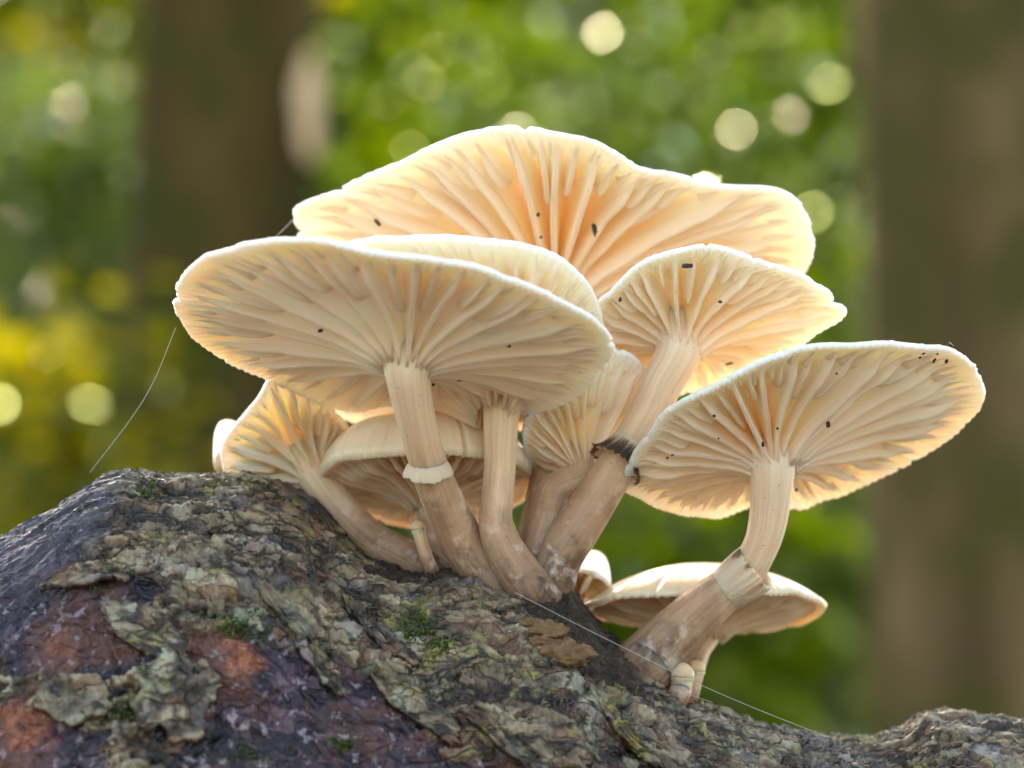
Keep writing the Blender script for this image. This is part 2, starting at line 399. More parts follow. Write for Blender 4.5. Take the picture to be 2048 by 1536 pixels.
def build_log():
    u = np.concatenate([np.linspace(-9000, -700, 50), np.linspace(-650, -80, 30), np.linspace(-70, 2120, 860), np.linspace(2140, 2700, 30), np.linspace(2800, 9000, 40)])
    v = np.concatenate([np.linspace(-0.45, 1.75, 430), np.linspace(1.8, 2 * np.pi - 0.5, 46)])
    U, V = np.meshgrid(u, v, indexing='ij')
    B = log_base(U, V)
    dU = np.gradient(B, axis=0); dV = np.gradient(B, axis=1)
    N = np.cross(dV, dU); N /= np.linalg.norm(N, axis=2, keepdims=True)
    ctr = P(u, np.interp(u, SIL[:, 0], SIL[:, 1]), DL)[:, None, :] - UP * RV
    N *= np.sign(np.sum(N * (B - ctr), axis=2, keepdims=True))
    x, y, d = project(B.reshape(-1, 3)); x = x.reshape(U.shape); y = y.reshape(U.shape)
    S = U * KPX * DL * 1000                    # mm along
    Q = V * 80.0                               # mm round
    # axis runs down to the right: shear so that the grain follows it
    G = Q + 0.12 * S
    wx = fbm(S / 14, G / 9, seed=21) * 6; wy = fbm(S / 14, G / 9, seed=22) * 3
    front = sstep(-0.1, 0.25, V)
    # where the bark has come off
    ex = np.maximum.reduce([
        blob(x, y, 70, 1200, 260, 130, 0.35), blob(x, y, 660, 1440, 330, 120, 0.55), blob(x, y, 520, 1490, 170, 140),
        blob(x, y, 1190, 1660, 420, 110, 0.4) - 0.1, blob(x, y, 60, 1500, 150, 130) - 0.1, blob(x, y, 480, 1300, 90, 55, 0.4),
        blob(x, y, 1500, 1590, 160, 40, 0.2) - 0.3]) * 1.0
    ex = ex + 0.38 * fbm(S / 11 + wx * .05, G / 6, seed=31, o=5) + 0.22 * noise(S / 3.2, G / 2.0, seed=33)
    wood = sstep(-0.015, 0.03, ex)
    # stacked peeling layers, edges running with the grain
    lay = np.zeros_like(S); hl = np.zeros_like(S)
    for k, (sx, sy, amp, th) in enumerate([(24, 8, 1.4, 0.05), (11, 4.2, 0.9, 0.0), (6, 2.8, 0.6, 0.05)]):
        f = fbm((S + wx) / sx, (G + wy) / sy, seed=50 + k, o=4, g=.6)
        e = sstep(th - 0.012, th + 0.045, f)
        curl = np.exp(-((f - th - 0.06) / 0.05) ** 2)       # lifted lips at the edge of a layer
        hl += .55 * amp * (e + 0.35 * curl * e); lay += e * (0.30, 0.2, 0.15)[k]
    # small crinkled flakes, each tipped its own way
    def flakes(cx, cy, seed):
        x_ = (S + wx * .6 + 1.5 * fbm(S / 3, G / 2, seed=seed)) / cx; y_ = (G + wy * .8 + .9 * fbm(S / 3 + 9, G / 2, seed=seed + 1)) / cy
        ix, iy = np.floor(x_), np.floor(y_)
        b1 = np.full(S.shape, 9.0); b2 = np.full(S.shape, 9.0); rid = np.zeros(S.shape); tilt = np.zeros(S.shape)
        for ox in (-1, 0, 1):
            for oy in (-1, 0, 1):
                jx, jy = ix + ox, iy + oy
                z0 = np.zeros_like(jx)
                px_ = jx + _hash(jx, jy, z0, seed + 2); py_ = jy + _hash(jx, jy, z0, seed + 3)
                dx, dy = x_ - px_, y_ - py_
                dd = np.hypot(dx, dy); r_ = _hash(jx, jy, z0, seed + 4)
                near = dd < b1
                b2 = np.where(near, b1, np.minimum(b2, dd))
                rid = np.where(near, r_, rid)
                tilt = np.where(near, dx * (_hash(jx, jy, z0, seed + 5) - .5) + dy * (_hash(jx, jy, z0, seed + 6) - .2), tilt)
                b1 = np.where(near, dd, b1)
        return rid, tilt, b2 - b1
    r1, t1, e1_ = flakes(7.0, 3.4, 600); r2, t2, e2_ = flakes(2.9, 1.7, 620)
    rough_zone = sstep(-0.5, 0.3, fbm(S / 22, G / 14, seed=640))
    hl += rough_zone * (0.35 * (r1 - .5) + .75 * t1 - 0.7 * sstep(0.14, 0.0, e1_)) + 0.15 * (r2 - .5) + .35 * t2 - 0.35 * sstep(0.16, 0.0, e2_)
    lay = lay * .8 + 0.30 * r1 * rough_zone + 0.22 * r2 - 0.25 * sstep(.08, 0, e1_) * rough_zone
    crack = np.abs(fbm((S + wx) / 20, (G + wy) / 3.6, seed=71, o=4))
    hc = -1.6 * sstep(0.055, 0.0, crack)
    fine = 0.45 * fbm(S / 2.6, G / 1.8, seed=81, o=4, g=.55) + 0.12 * np.abs(fbm(S / 1.0, G / 1.0, seed=83, o=2))
    soil = np.clip(np.maximum.reduce([blob(x, y, 1190, 1270, 170, 62, 0.80), blob(x, y, 1100, 1190, 70, 60), blob(x, y, 830, 1140, 110, 20, 0.1)]) * 3 + 0.5 * fbm(S / 5, G / 4, seed=90), 0, 1)
    sheen = np.clip(np.maximum(blob(x, y, 60, 1050, 260, 120, -0.45), blob(x, y, 640, 1010, 130, 22, 0.6) - 0.2) * 3.0 + 0.6 * fbm(S / 8, G / 6, seed=91), 0, 1)
    orange = np.clip(np.maximum(blob(x, y, 478, 1305, 62, 46, 0.5), blob(x, y, 40, 1440, 110, 95) - 0.25) * 2.0 + 1.1 * fbm(S / 4, G / 3, seed=92, o=5, g=.65), 0, 1)
    orange = np.maximum(orange, np.clip(blob(x, y, 120, 1300, 45, 60) * 3 + .5 * fbm(S / 3, G / 3, seed=93), 0, 1) * .3) * wood
    bark_h = hl + hc - 1.2
    wood_h = -1.9 + 1.2 * fbm(S / 8, G / 5, seed=95, o=5, g=.6) + 0.9 * np.abs(fbm(S / 3, G / 2.4, seed=97)) + .35 * (r2 - .5) + .5 * t2
    h = bark_h * (1 - wood) + wood_h * wood
    h = h * (1 - 0.55 * sheen) - 1.6 * soil * sstep(0.1, .3, V) + fine
    h = np.where(np.abs(V) < .2, h * .8, h)
    pos = B + N * (h / 1000)[..., None]
    pts = pos.reshape(-1, 3)
    nu, nv = U.shape
    caps = [pts[:nv].mean(0), pts[-nv:].mean(0)]
    pts2 = np.vstack([pts, caps])
    f = grid_faces(nu, nv, True, flip=False)
    j = np.arange(nv); j2 = (j + 1) % nv
    c0 = np.stack([np.full(nv, nu * nv), j2, j], 1); c1 = np.stack([np.full(nv, nu * nv + 1), (nu - 1) * nv + j, (nu - 1) * nv + j2], 1)
    at = {k: np.concatenate([a.ravel(), [0, 0]]) for k, a in dict(wood=wood, layer=np.clip(lay + .15 * fbm(S / 6, G / 5, seed=99), 0, 1), soil=soil, sheen=sheen, orange=orange).items()}
    loc = P(1024, 1300, 0.47); 
    o = mesh_obj('fallen_log', pts2 - loc, [f, c0, c1], M_BARK, attrs=at)
    o.location = loc
    # orientation check: outward normals
    me = o.data
    i = (nu // 2) * nv + 200
    o['label'] = 'fallen rotting log with flaking lichen covered bark under the mushrooms'
    o['category'] = 'log'
    return o, (U, V, pos, N, x, y)
LOG, LG = build_log()

def on_log(px, py):
    """nearest visible point of the log's flank to a photo pixel: returns (px-param, angle)"""
    U, V, pos, N, x, y = LG
    m = (V > -0.05) & (V < 1.75)
    q = np.where(m, (x - px) ** 2 + (y - py) ** 2, 1e12)
    i = np.unravel_index(np.argmin(q), q.shape)
    return U[i], V[i], pos[i], N[i]

# loose plates of bark standing proud of the log
def bark_flake(px, py, lx, ly, rot, lift, seed):
    u0, v0, p0, n0 = on_log(px, py)
    nx, ny = 40, 24
    a = np.linspace(-1, 1, nx)[:, None]; b = np.linspace(-1, 1, ny)[None, :]
    edge = 1 + 0.28 * noise(a * 2 + 5, seed, seed=seed) + 0.07 * noise(a * 7, seed, seed=seed + 1)
    edge2 = 1 + 0.28 * noise(b * 2 + 9, seed, seed=seed + 2) + 0.07 * noise(b * 6, seed, seed=seed + 3)
    A = a * np.sqrt(1 - 0.45 * b ** 2) * edge2; Bq = b * np.sqrt(1 - 0.6 * a ** 2) * edge
    c, s = math.cos(rot), math.sin(rot)
    du = (A * c - Bq * s * ly / lx) * lx; dv = (A * s * lx / ly + Bq * c) * ly
    Uq = u0 + du; Vq = v0 + dv * KPX * DL / 0.08
    base = log_base(Uq, Vq)
    rr = np.clip(np.maximum(np.abs(a), np.abs(b)) + 0 * A, 0, 1)
    hh = 0.0007 + lift * (rr ** 2.2) * (0.5 + 0.5 * noise(A * 1.3, Bq * 1.3, seed=seed + 4)) + 0.0011 * fbm(A * 2.5, Bq * 2.5, seed=seed + 5, o=4, g=.6)
    top = base + n0 * hh[..., None]; bot = base + n0 * (hh - 0.0011)[..., None]
    pts = np.vstack([top.reshape(-1, 3), bot.reshape(-1, 3)])
    n = nx * ny
    f1 = grid_faces(nx, ny); f2 = grid_faces(nx, ny, flip=True) + n
    loop = np.concatenate([np.arange(ny), np.arange(1, nx) * ny + ny - 1, (nx - 1) * ny + np.arange(ny - 2, -1, -1), np.arange(nx - 2, 0, -1) * ny])
    l2 = np.roll(loop, -1)
    f3 = np.stack([loop, loop + n, l2 + n, l2], 1)
    lay = np.clip(0.38 + 0.8 * fbm(A * 3, Bq * 3, seed=seed + 6, o=5, g=.65), 0, 1).ravel()
    z = np.zeros(2 * n)
    o = mesh_obj('bark_flake', pts - np.array(LOG.location), [f1, f2, f3], M_BARK, attrs=dict(layer=np.concatenate([lay, lay * .3]), wood=z, soil=z, sheen=z, orange=z))
    o.parent = LOG
for i, a in enumerate([(350, 1395, 70, 80, 0.3, 0.0007), (640, 1335, 50, 26, 0.5, 0.0007), (840, 1420, 110, 34, 0.6, 0.0007), (300, 1270, 100, 34, 0.7, 0.0007),
                       (170, 1150, 80, 22, 0.3, 0.0007), (560, 1215, 80, 20, 0.6, 0.0007), (760, 1275, 90, 22, 0.7, 0.0007), (1010, 1490, 80, 22, 0.5, 0.0007),
                       (150, 1400, 60, 40, 0.4, 0.0007), (1250, 1470, 90, 18, 0.35, 0.0007)]):
    bark_flake(*a, 200 + 10 * i)

def lump(name, px, py, r, mat, seed, sink=0.3, parent=LOG):
    u0, v0, p0, n0 = on_log(px, py)
    nu, nv = 36, 48
    th = np.linspace(0.001, np.pi - 0.001, nu)[:, None]; ph = np.linspace(0, 2 * np.pi, nv, endpoint=False)[None, :]
    d = np.stack([np.sin(th) * np.cos(ph), np.sin(th) * np.sin(ph), np.cos(th) + 0 * ph], -1)
    k = 1 + 0.75 * fbm(d[..., 0] * 2.2, d[..., 1] * 2.2, d[..., 2] * 2.2, seed=seed, o=5, g=.65)
    pts = (p0 + n0 * r * (1 - 2 * sink) * .5) + (d * k[..., None] * np.array([r * 1.3, r, r * .8])).reshape(-1, 3)
    o = mesh_obj(name, pts - np.array(parent.location), grid_faces(nu, nv, True, flip=True), mat); o.parent = parent
for i, (px, py, r) in enumerate([(1095, 1262, .0022), (1118, 1288, .0026), (1140, 1312, .0027), (1085, 1280, .0015), (1155, 1290, .0014), (1060, 1245, .0013)]):
    lump('wood_crumb', px, py, r, M_CRUMB, 300 + i)

def moss():
    vs_, fs = [], []
    spots = [(465, 1242, 26), (320, 1345, 24), (190, 1140, 14), (820, 1240, 18), (290, 978, 12), (505, 1500, 14), (370, 1385, 16), (480, 1250, 22), (880, 1300, 12), (240, 1420, 14), (690, 1480, 12), (830, 1270, 12)]
    for sx, sy, sr in spots:
        for k in range(150):
            u0, v0, p0, n0 = on_log(sx + random.gauss(0, sr * 1.2), sy + random.gauss(0, sr * .7)) if k % 3 == 0 else (u0, v0, p0, n0)
            p = p0 + RNG.normal(0, 0.0006, 3); l = random.uniform(.0004, .0011)
            dr = n0 + RNG.normal(0, .6, 3); dr /= np.linalg.norm(dr)
            sd_ = np.cross(dr, RNG.normal(0, 1, 3)); sd_ /= np.linalg.norm(sd_)
            b = len(vs_) ; vs_ += [p - sd_ * .00022, p + sd_ * .00022, p + dr * l * .6 + sd_ * .0002, p + dr * l]
            fs += [(b, b + 1, b + 2), (b, b + 2, b + 3)]
    o = mesh_obj('moss', np.array(vs_) - np.array(LOG.location), np.array(fs), M_MOSS, smooth=False); o.parent = LOG; o['kind'] = 'stuff'
moss()

# ---------------------------------------------------------------- mushrooms
class Cap:
    """cap on a tilted plane: outline given in photo pixels, laid on that plane; local z = cap axis"""
    def __init__(s, c, d, tilt, roll, outline, dome=0.007, cone=0.004, thick=0.0026, rim=0.0008, wave=0.0012, seed=0, full=38, striae=150, bell=(2.0, 1.05), mat=None, gd=0.0040, ochre=0.35):
        t, r = R(tilt), R(roll)
        def fr(x, y, z):
            X = x * math.cos(r) - y * math.sin(r); Y = x * math.sin(r) + y * math.cos(r)
            return X * RIGHT + Y * UP - z * FWD
        s.e1 = fr(1, 0, 0); s.e2 = fr(0, -math.sin(t), -math.cos(t)); s.a = fr(0, math.cos(t), -math.sin(t))
        s.C = P(c[0], c[1], d)
        pts = []
        for px, py in outline:
            ray = P(px, py, 1.0) - CAM
            k = ((s.C - CAM) @ s.a) / (ray @ s.a)
            q = CAM + ray * k - s.C
            pts.append((q @ s.e1, q @ s.e2))
        pts = np.array(pts)
        # dense periodic polygon -> radius by angle
        n = len(pts)
        dense = []
        for i in range(n):
            p0, p1, p2, p3 = pts[i - 1], pts[i], pts[(i + 1) % n], pts[(i + 2) % n]
            for f in np.linspace(0, 1, 12, endpoint=False):
                dense.append(0.5 * (2 * p1 + (p2 - p0) * f + (2 * p0 - 5 * p1 + 4 * p2 - p3) * f * f + (3 * p1 - p0 - 3 * p2 + p3) * f ** 3))
        dense = np.array(dense)
        th = np.arctan2(dense[:, 1], dense[:, 0]); rr = np.hypot(dense[:, 0], dense[:, 1])
        o = np.argsort(th); th, rr = th[o], rr[o]
        g = np.linspace(-np.pi, np.pi, 721)
        rg = np.interp(g, np.concatenate([th - 2 * np.pi, th, th + 2 * np.pi]), np.tile(rr, 3))
        rg = np.convolve(np.concatenate([rg[-8:-1], rg, rg[1:8]]), np.ones(5) / 5, 'same')[7:-7]
        s.g, s.rg = g, rg
        s.Rm = float(np.mean(rg)); s.dome, s.cone, s.th, s.rim, s.wave, s.seed = dome, cone, thick, rim, wave, seed
        s.mat = mat or M_CAP; s.gd = gd; s.ochre = ochre
        s.full, s.striae, s.bell, s.gend = full, striae, bell, 0.988
    def rad(s, th):
        t = (th + np.pi) % (2 * np.pi) - np.pi
        r = np.interp(t, s.g, s.rg) * (1 + 0.006 * noise(th * 9, s.seed, seed=s.seed) + 0.004 * noise(th * 37, s.seed, seed=s.seed + 6))
        for k in range(7):                                    # small tears in the margin
            a = _hash(np.array(k), np.array(s.seed), np.array(3), 5) * 2 * np.pi - np.pi
            dd = (t - a + np.pi) % (2 * np.pi) - np.pi
            r = r * (1 - (0.012 + 0.03 * _hash(np.array(k), np.array(s.seed), np.array(9), 6)) * np.exp(-(dd / 0.018) ** 2))
        return r
    def wz(s, rho, th):
        c, sn = np.cos(th), np.sin(th)
        return s.wave * rho ** 2 * (noise(c * 1.6 + s.seed, sn * 1.6, seed=s.seed) + 0.5 * noise(c * 4, sn * 4 + s.seed, seed=s.seed + 1))
    def ztop(s, rho, th): return s.dome * (1 - rho ** s.bell[0]) ** s.bell[1] + s.rim * 0.5 + s.wz(rho, th)
    def zbot(s, rho, th):
        tk = s.rim + (s.th - s.rim) * (1 - rho ** 1.5)
        thin = s.ztop(rho, th) - tk
        deep = s.zedge(rho, th) + s.gd * sstep(1.0, 0.62, rho) + 0.0003 + 0.0030 * np.clip(1 - rho / 0.30, 0, 1) ** 1.6
        k = 0.0008                                            # smooth minimum
        h = np.clip(0.5 + 0.5 * (thin - deep) / k, 0, 1)
        return thin * (1 - h) + deep * h - k * h * (1 - h)
    def zedge(s, rho, th):    # line of the gill edges
        return -s.cone * (1 - rho) ** 1.25 - 0.0006 + s.wz(rho, th) - 0.0030 * np.clip(1 - rho / 0.30, 0, 1) ** 1.6
    def W(s, rho, th, z, off=0.0):
        r = s.rad(th) * rho
        x = r * np.cos(th) - off * np.sin(th); y = r * np.sin(th) + off * np.cos(th)
        return s.C + x[..., None] * s.e1 + y[..., None] * s.e2 + z[..., None] * s.a
    def attach(s): return s.C - s.a * (s.cone * 0.92)

    def plan(s):
        """angle, inner end and depth of every gill"""
        rnd = random.Random(s.seed); N = s.full; step = 2 * math.pi / N
        L, K = [], []
        for i in range(N):
            a = (i + rnd.uniform(-.22, .22)) * step
            L.append((a, 0.11, rnd.uniform(.92, 1.04), 1.25))
            L.append((a + (0.5 + rnd.uniform(-.1, .1)) * step, rnd.uniform(0.32, 0.6), rnd.uniform(.75, .95), 1.1))
        for i in range(N * 2):
            K.append(((i / 2 + 0.25 + rnd.uniform(-.05, .05)) * step, rnd.uniform(0.66, 0.82), rnd.uniform(.7, .9), 1.0))
        return L, K
    def shape(s, rho, r0):
        """how deep a gill hangs along its length, 0..1"""
        q = np.clip((rho - r0) / (0.20 * (1 - r0) + 0.05), 0, 1)
        prof = np.sqrt(1 - (1 - q) ** 2) if r0 > 0.15 else np.ones_like(rho)
        return prof * (1 - 0.97 * sstep(0.74, 0.975, rho))

    def build(s, root):
        s.main, s.short = s.plan()
        nth = 960 if s.Rm > 0.014 else 480
        th = np.linspace(-np.pi, np.pi, nth, endpoint=False)[None, :]
        rt = np.concatenate([[0.0], np.linspace(0.04, 0.9, 30), [0.93, 0.955, 0.975, 0.99]])[:, None]
        stri = np.cos(th * s.striae + 2.5 * noise(np.cos(th) * 6, np.sin(th) * 6, seed=s.seed + 9))
        zt = s.ztop(rt, th) + 0 * th
        zb0 = s.zbot(rt, th) + 0 * th
        gap = np.maximum(zb0 - s.zedge(rt, th), 0)
        ridge = np.zeros_like(zb0)
        for a, r0, dp, tm in s.main + s.short:
            da = (th - a + np.pi) % (2 * np.pi) - np.pi
            arc = da * s.Rm * np.maximum(rt, .1)
            wd_ = 0.00092 * tm * s.Rm / 0.035 * (0.5 + 0.6 * rt)
            ridge = np.maximum(ridge, dp * (0.55 if tm == 1.0 else 1.0) * s.shape(rt, r0) * (rt > r0) * np.exp(-(arc / wd_) ** 2))
        ridge *= sstep(0.02, 0.16, rt)
        zb = zb0 - 0.76 * gap * ridge - 0.00011 * stri * sstep(0.80, 0.97, rt)
        rm = np.array([[1.0]])
        top = s.W(rt + 0 * th, th + 0 * rt, zt); bot = s.W(rt + 0 * th, th + 0 * rt, zb)
        mid = s.W(rm + 0.0012 * stri, th + 0 * rm, s.ztop(np.full_like(rm, .99), th) - s.rim * .5)
        pts = np.vstack([top.reshape(-1, 3), mid.reshape(-1, 3), bot[::-1].reshape(-1, 3)])
        loc = np.array(root.location)
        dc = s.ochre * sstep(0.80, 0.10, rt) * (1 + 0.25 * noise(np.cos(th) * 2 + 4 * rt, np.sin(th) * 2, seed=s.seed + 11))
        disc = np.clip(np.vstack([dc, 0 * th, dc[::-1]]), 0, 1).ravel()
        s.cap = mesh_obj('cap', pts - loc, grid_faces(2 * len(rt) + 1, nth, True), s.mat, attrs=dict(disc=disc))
        s.cap.parent = root
        rnd = random.Random(s.seed + 77)
        def blade(thc, r0, depth, n, tmul=1.0):
            u = np.linspace(0, 1, n)
            rho = r0 + (s.gend - r0) * u
            tw = rnd.uniform(-.006, .006)
            t = thc + tw * np.sin(rho * rnd.uniform(2, 4) + rnd.uniform(0, 6)) 
            zt = s.zbot(rho, t) + 0.0004
            ze = s.zedge(rho, t)
            full = (zt - ze)
            prof = s.shape(rho, r0)
            wv = 1 + 0.07 * noise(rho * 4 + rnd.uniform(0, 50), 0, seed=s.seed + 3) + 0.03 * noise(rho * 22 + rnd.uniform(0, 50), 0, seed=s.seed + 4)
            h = full * prof * depth * wv + 0.0002 + 0.00035 * sstep(.5, .8, rho) * (1 - sstep(.86, .97, rho))
            sc_ = s.Rm / 0.035
            tb = 0.00050 * tmul * sc_ * (0.45 + 0.55 * sstep(0, .35, rho)); te = 0.00034 * tmul * sc_ * (0.6 + .4 * sstep(0, .35, rho))
            tb = tb * (1 - .6 * sstep(.7, .97, rho)); te = te * (1 - .6 * sstep(.7, .97, rho))
            lean = rnd.uniform(-1, 1) * 0.0003 + 0.0002 * np.sin(rho * rnd.uniform(4, 9) + rnd.uniform(0, 6))
            rings = []
            for (f, w_, sd_) in ((0, tb, -1), (0.5, (tb + te) / 2, -1), (0.9, te, -1), (1.0, te * 0.45, 0), (0.9, te, 1), (0.5, (tb + te) / 2, 1), (0, tb, 1)):
                off = lean * f * f + sd_ * w_
                rings.append(s.W(rho, t, zt - h * f, off))
            A = np.stack(rings, 1)         # n x 7
            p = A.reshape(-1, 3)
            fc = grid_faces(n, 7, True)
            e0 = np.array([[6, 5, 4, 3], [6, 3, 2, 1]]); e1 = e0[:, ::-1] + (n - 1) * 7
            e2 = np.array([[6, 1, 0]])
            return p, [fc, np.vstack([e0, e1]), np.vstack([e2, e2[:, ::-1] + (n - 1) * 7])]
        def link(p, f):
            o = mesh_obj('gill', p - loc, f, M_GILL); o.parent = s.cap
        for a, r0, dp, tm in s.main: link(*blade(a, r0, dp, 18 if r0 < .2 else 12, tm))
        vs_, f4, f3, b0 = [], [], [], 0
        for a, r0, dp, tm in s.short:
            p, f = blade(a, r0, dp, 7)
            vs_.append(p); f4 += [f[0] + b0, f[1] + b0]; f3.append(f[2] + b0); b0 += len(p)
        o = mesh_obj('rim_gills', np.vstack(vs_) - loc, [np.vstack(f4), np.vstack(f3)], M_GILL); o.parent = s.cap; o['kind'] = 'stuff'

def frames(c):
    T = np.gradient(c, axis=0); T /= np.linalg.norm(T, axis=1, keepdims=True)
    n = np.cross(T[0], FWD); n /= np.linalg.norm(n)
    Ns = []
    for t in T:
        n = n - t * (n @ t); n /= np.linalg.norm(n); Ns.append(n)
    Ns = np.array(Ns)
    return T, Ns, np.cross(T, Ns)

def build_stem(root, top, pts, dbase, seed, top_along=0.0, axis=None):
    """top: world point or None; pts: (px, py, r_px) list from top to base"""
    pts = np.array(pts, float)
    if top is not None:
        _, _, d0 = project(top)
    else: d0 = dbase
    n = len(pts)
    seg = np.concatenate([[0], np.cumsum(np.hypot(*np.diff(pts[:, :2], axis=0).T))]); seg /= seg[-1]
    ds = d0 + (dbase - d0) * sstep(-0.1, 0.85, seg)
    c = P(pts[:, 0], pts[:, 1], ds)
    if top is not None: c = np.vstack([top[None], c[1:]])
    ext = c[-1] + (c[-1] - c[-2]) / np.linalg.norm(c[-1] - c[-2]) * 0.007 + FWD * 0.008
    c = np.vstack([c, ext])
    if axis is not None: c = np.vstack([top + axis * 0.006, c])
    rad = 0.89 * pts[:, 2] * KPX * ds
    rad = np.concatenate([[rad[0] * 1.25] if axis is not None else [], rad, [rad[-1] * 1.05]])
    L = 110
    cr = catmull(np.hstack([c, rad[:, None]]), L)
    cc, rr = cr[:, :3], cr[:, 3]
    T, A, B = frames(cc)
    nv = 120
    ph = np.linspace(0, 2 * np.pi, nv, endpoint=False)[None, :]
    t = np.linspace(0, 1, L)[:, None]
    cp, sp = np.cos(ph), np.sin(ph)
    fib = fbm(cp * 5 + 1.5 * t, sp * 5, t * 1.2, seed=seed, o=5, g=.75)
    fine = noise(cp * 22, sp * 22, t * 5, seed=seed + 5)
    lump_ = fbm(cp * 1.3, sp * 1.3, t * 7, seed=seed + 2)
    fl = 1 + 0.16 * np.exp(-(t / 0.10) ** 2)
    bl = sstep(.72, 1, t)
    r = rr[:, None] * fl * (1 + 0.055 * lump_ * (0.5 + t) + 0.055 * fib + 0.014 * fine + bl * .10 * fbm(cp * 4, sp * 4, t * 14, seed=seed + 3))
    p = cc[:, None, :] + r[..., None] * (cp[..., None] * A[:, None, :] + sp[..., None] * B[:, None, :])
    pp = np.vstack([p.reshape(-1, 3), cc[:1], cc[-1:]])
    j = np.arange(nv); j2 = (j + 1) % nv
    f = grid_faces(L, nv, True, flip=True)
    c0 = np.stack([np.full(nv, L * nv), j, j2], 1); c1 = np.stack([np.full(nv, L * nv + 1), (L - 1) * nv + j2, (L - 1) * nv + j], 1)
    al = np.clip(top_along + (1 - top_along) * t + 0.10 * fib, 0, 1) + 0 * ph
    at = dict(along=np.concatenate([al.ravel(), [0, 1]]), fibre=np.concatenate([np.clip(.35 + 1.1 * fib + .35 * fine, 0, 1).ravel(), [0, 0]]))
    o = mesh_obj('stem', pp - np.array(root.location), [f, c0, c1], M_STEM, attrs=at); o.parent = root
    return o, (cc, rr, T, A, B)

def build_ring(root, stem, fr, t0, length, flare, seed, dark=0.0, up=False, ragged=0.15, droop=0.35, face=(0, 0, 0), lip=0.0005, puff=True):
    """cuff round the stem at fraction t0; a skirt folded outwards. face tips its axis (right, up, towards camera)"""
    cc, rr, T, A, B = fr
    L = len(cc); i = int(t0 * (L - 1))
    nv, nu = 200, 20
    ph = np.linspace(0, 2 * np.pi, nv, endpoint=False)
    cp, sp = np.cos(ph), np.sin(ph)
    d = -1.0 if up else 1.0
    ax_ = T[i] * d + face[0] * RIGHT + face[1] * UP - face[2] * FWD; ax_ /= np.linalg.norm(ax_)
    a_ = A[i] - ax_ * (A[i] @ ax_); a_ /= np.linalg.norm(a_); b_ = np.cross(ax_, a_)
    u = np.linspace(0, 1, nu)
    big = fbm(cp * 1.8, sp * 1.8, seed=seed, o=3)
    rag = 1 + ragged * big + (0.06 if dark else 0.04) * noise(cp * 22, sp * 24, seed=seed + 1)
    r0 = rr[i]
    ro, ri = [], []
    for uu in u:
        ax = length * (uu ** 0.8) * (1 - droop * uu * uu) * rag
        rad = r0 * (1.02 + flare * (np.sin(min(1.0, uu * 1.12) ** .75 * np.pi * .56) if puff else uu ** 1.3) * (1 + .35 * big) + (0.035 * np.sin(ph * 19 + 4 * noise(cp * 3, sp * 3, seed=seed)) + (.03 * noise(cp * 30, sp * 30, seed=seed + 2) if dark else 0)) * uu)
        tk = 0.0003 + lip * np.sin(np.pi * min(1, .5 + uu * .5)) + lip * .8 * uu
        dirs = cp[:, None] * a_ + sp[:, None] * b_
        ro.append(cc[i] + ax[:, None] * ax_ + rad[:, None] * dirs)
        ri.append(cc[i] + (ax * .96)[:, None] * ax_ + np.maximum(rad - tk, r0 * .9)[:, None] * dirs)
    p = np.array(ro + ri[::-1]).reshape(-1, 3)
    e_o, e_i = u[:, None], u[::-1][:, None] * .45
    spots = np.clip(noise(cp * 2.2 + 1, sp * 2.2, seed=seed + 3) * 2 - .4, 0, 1)[None, :]
    fr_ = (0.8 + .45 * noise(cp * 34, sp * 34, seed=seed + 8))[None, :]
    ed = np.vstack([(e_o ** .45) * dark * fr_, (e_i ** 2) * dark * fr_ * .6])
    ed = ed + 0.75 * np.vstack([e_o, e_i]) * spots
    o = mesh_obj('ring', p - np.array(root.location), grid_faces(2 * nu, nv, True, flip=True), M_RING, attrs=dict(edge=ed.ravel()))
    o.parent = stem
    return o

def specks(root, lst, depth):
    for k, (px, py, a, b, rot) in enumerate(lst):
        d = depth(px, py) if callable(depth) else depth
        c = P(px, py, d)
        nu, nv = 7, 10
        th = np.linspace(0.01, np.pi - 0.01, nu)[:, None]; ph = np.linspace(0, 2 * np.pi, nv, endpoint=False)[None, :]
        q = np.stack([np.sin(th) * np.cos(ph), np.sin(th) * np.sin(ph), np.cos(th) + 0 * ph], -1)
        q = q * (1 + 0.6 * noise(q[..., 0] * 2.3 + k, q[..., 1] * 2, q[..., 2] * 2, seed=k))[..., None]
        x = q[..., 0] * a * KPX * d; y = q[..., 1] * b * KPX * d; z = q[..., 2] * b * KPX * d
        X = x * math.cos(rot) - y * math.sin(rot); Y = x * math.sin(rot) + y * math.cos(rot)
        p = c + X[..., None] * RIGHT + Y[..., None] * UP + z[..., None] * FWD
        o = mesh_obj('speck', p.reshape(-1, 3) - np.array(root.location), grid_faces(nu, nv, True, flip=True), M_SPECK); o.parent = root

GRP = 'pale mushrooms growing in one cluster on the log'
CAPS = {}
def mushroom(key, label, capargs, stem, dbase, ring=None, top_along=0.0):
    base = P(stem[-1][0], stem[-1][1], dbase)
    root = empty('mushroom', base, label, 'mushroom', GRP)
    cap = Cap(**capargs); cap.build(root)
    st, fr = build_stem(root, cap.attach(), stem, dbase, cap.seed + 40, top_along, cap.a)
    if ring: build_ring(root, st, fr, **ring)
    CAPS[key] = (root, cap)
    return root, cap

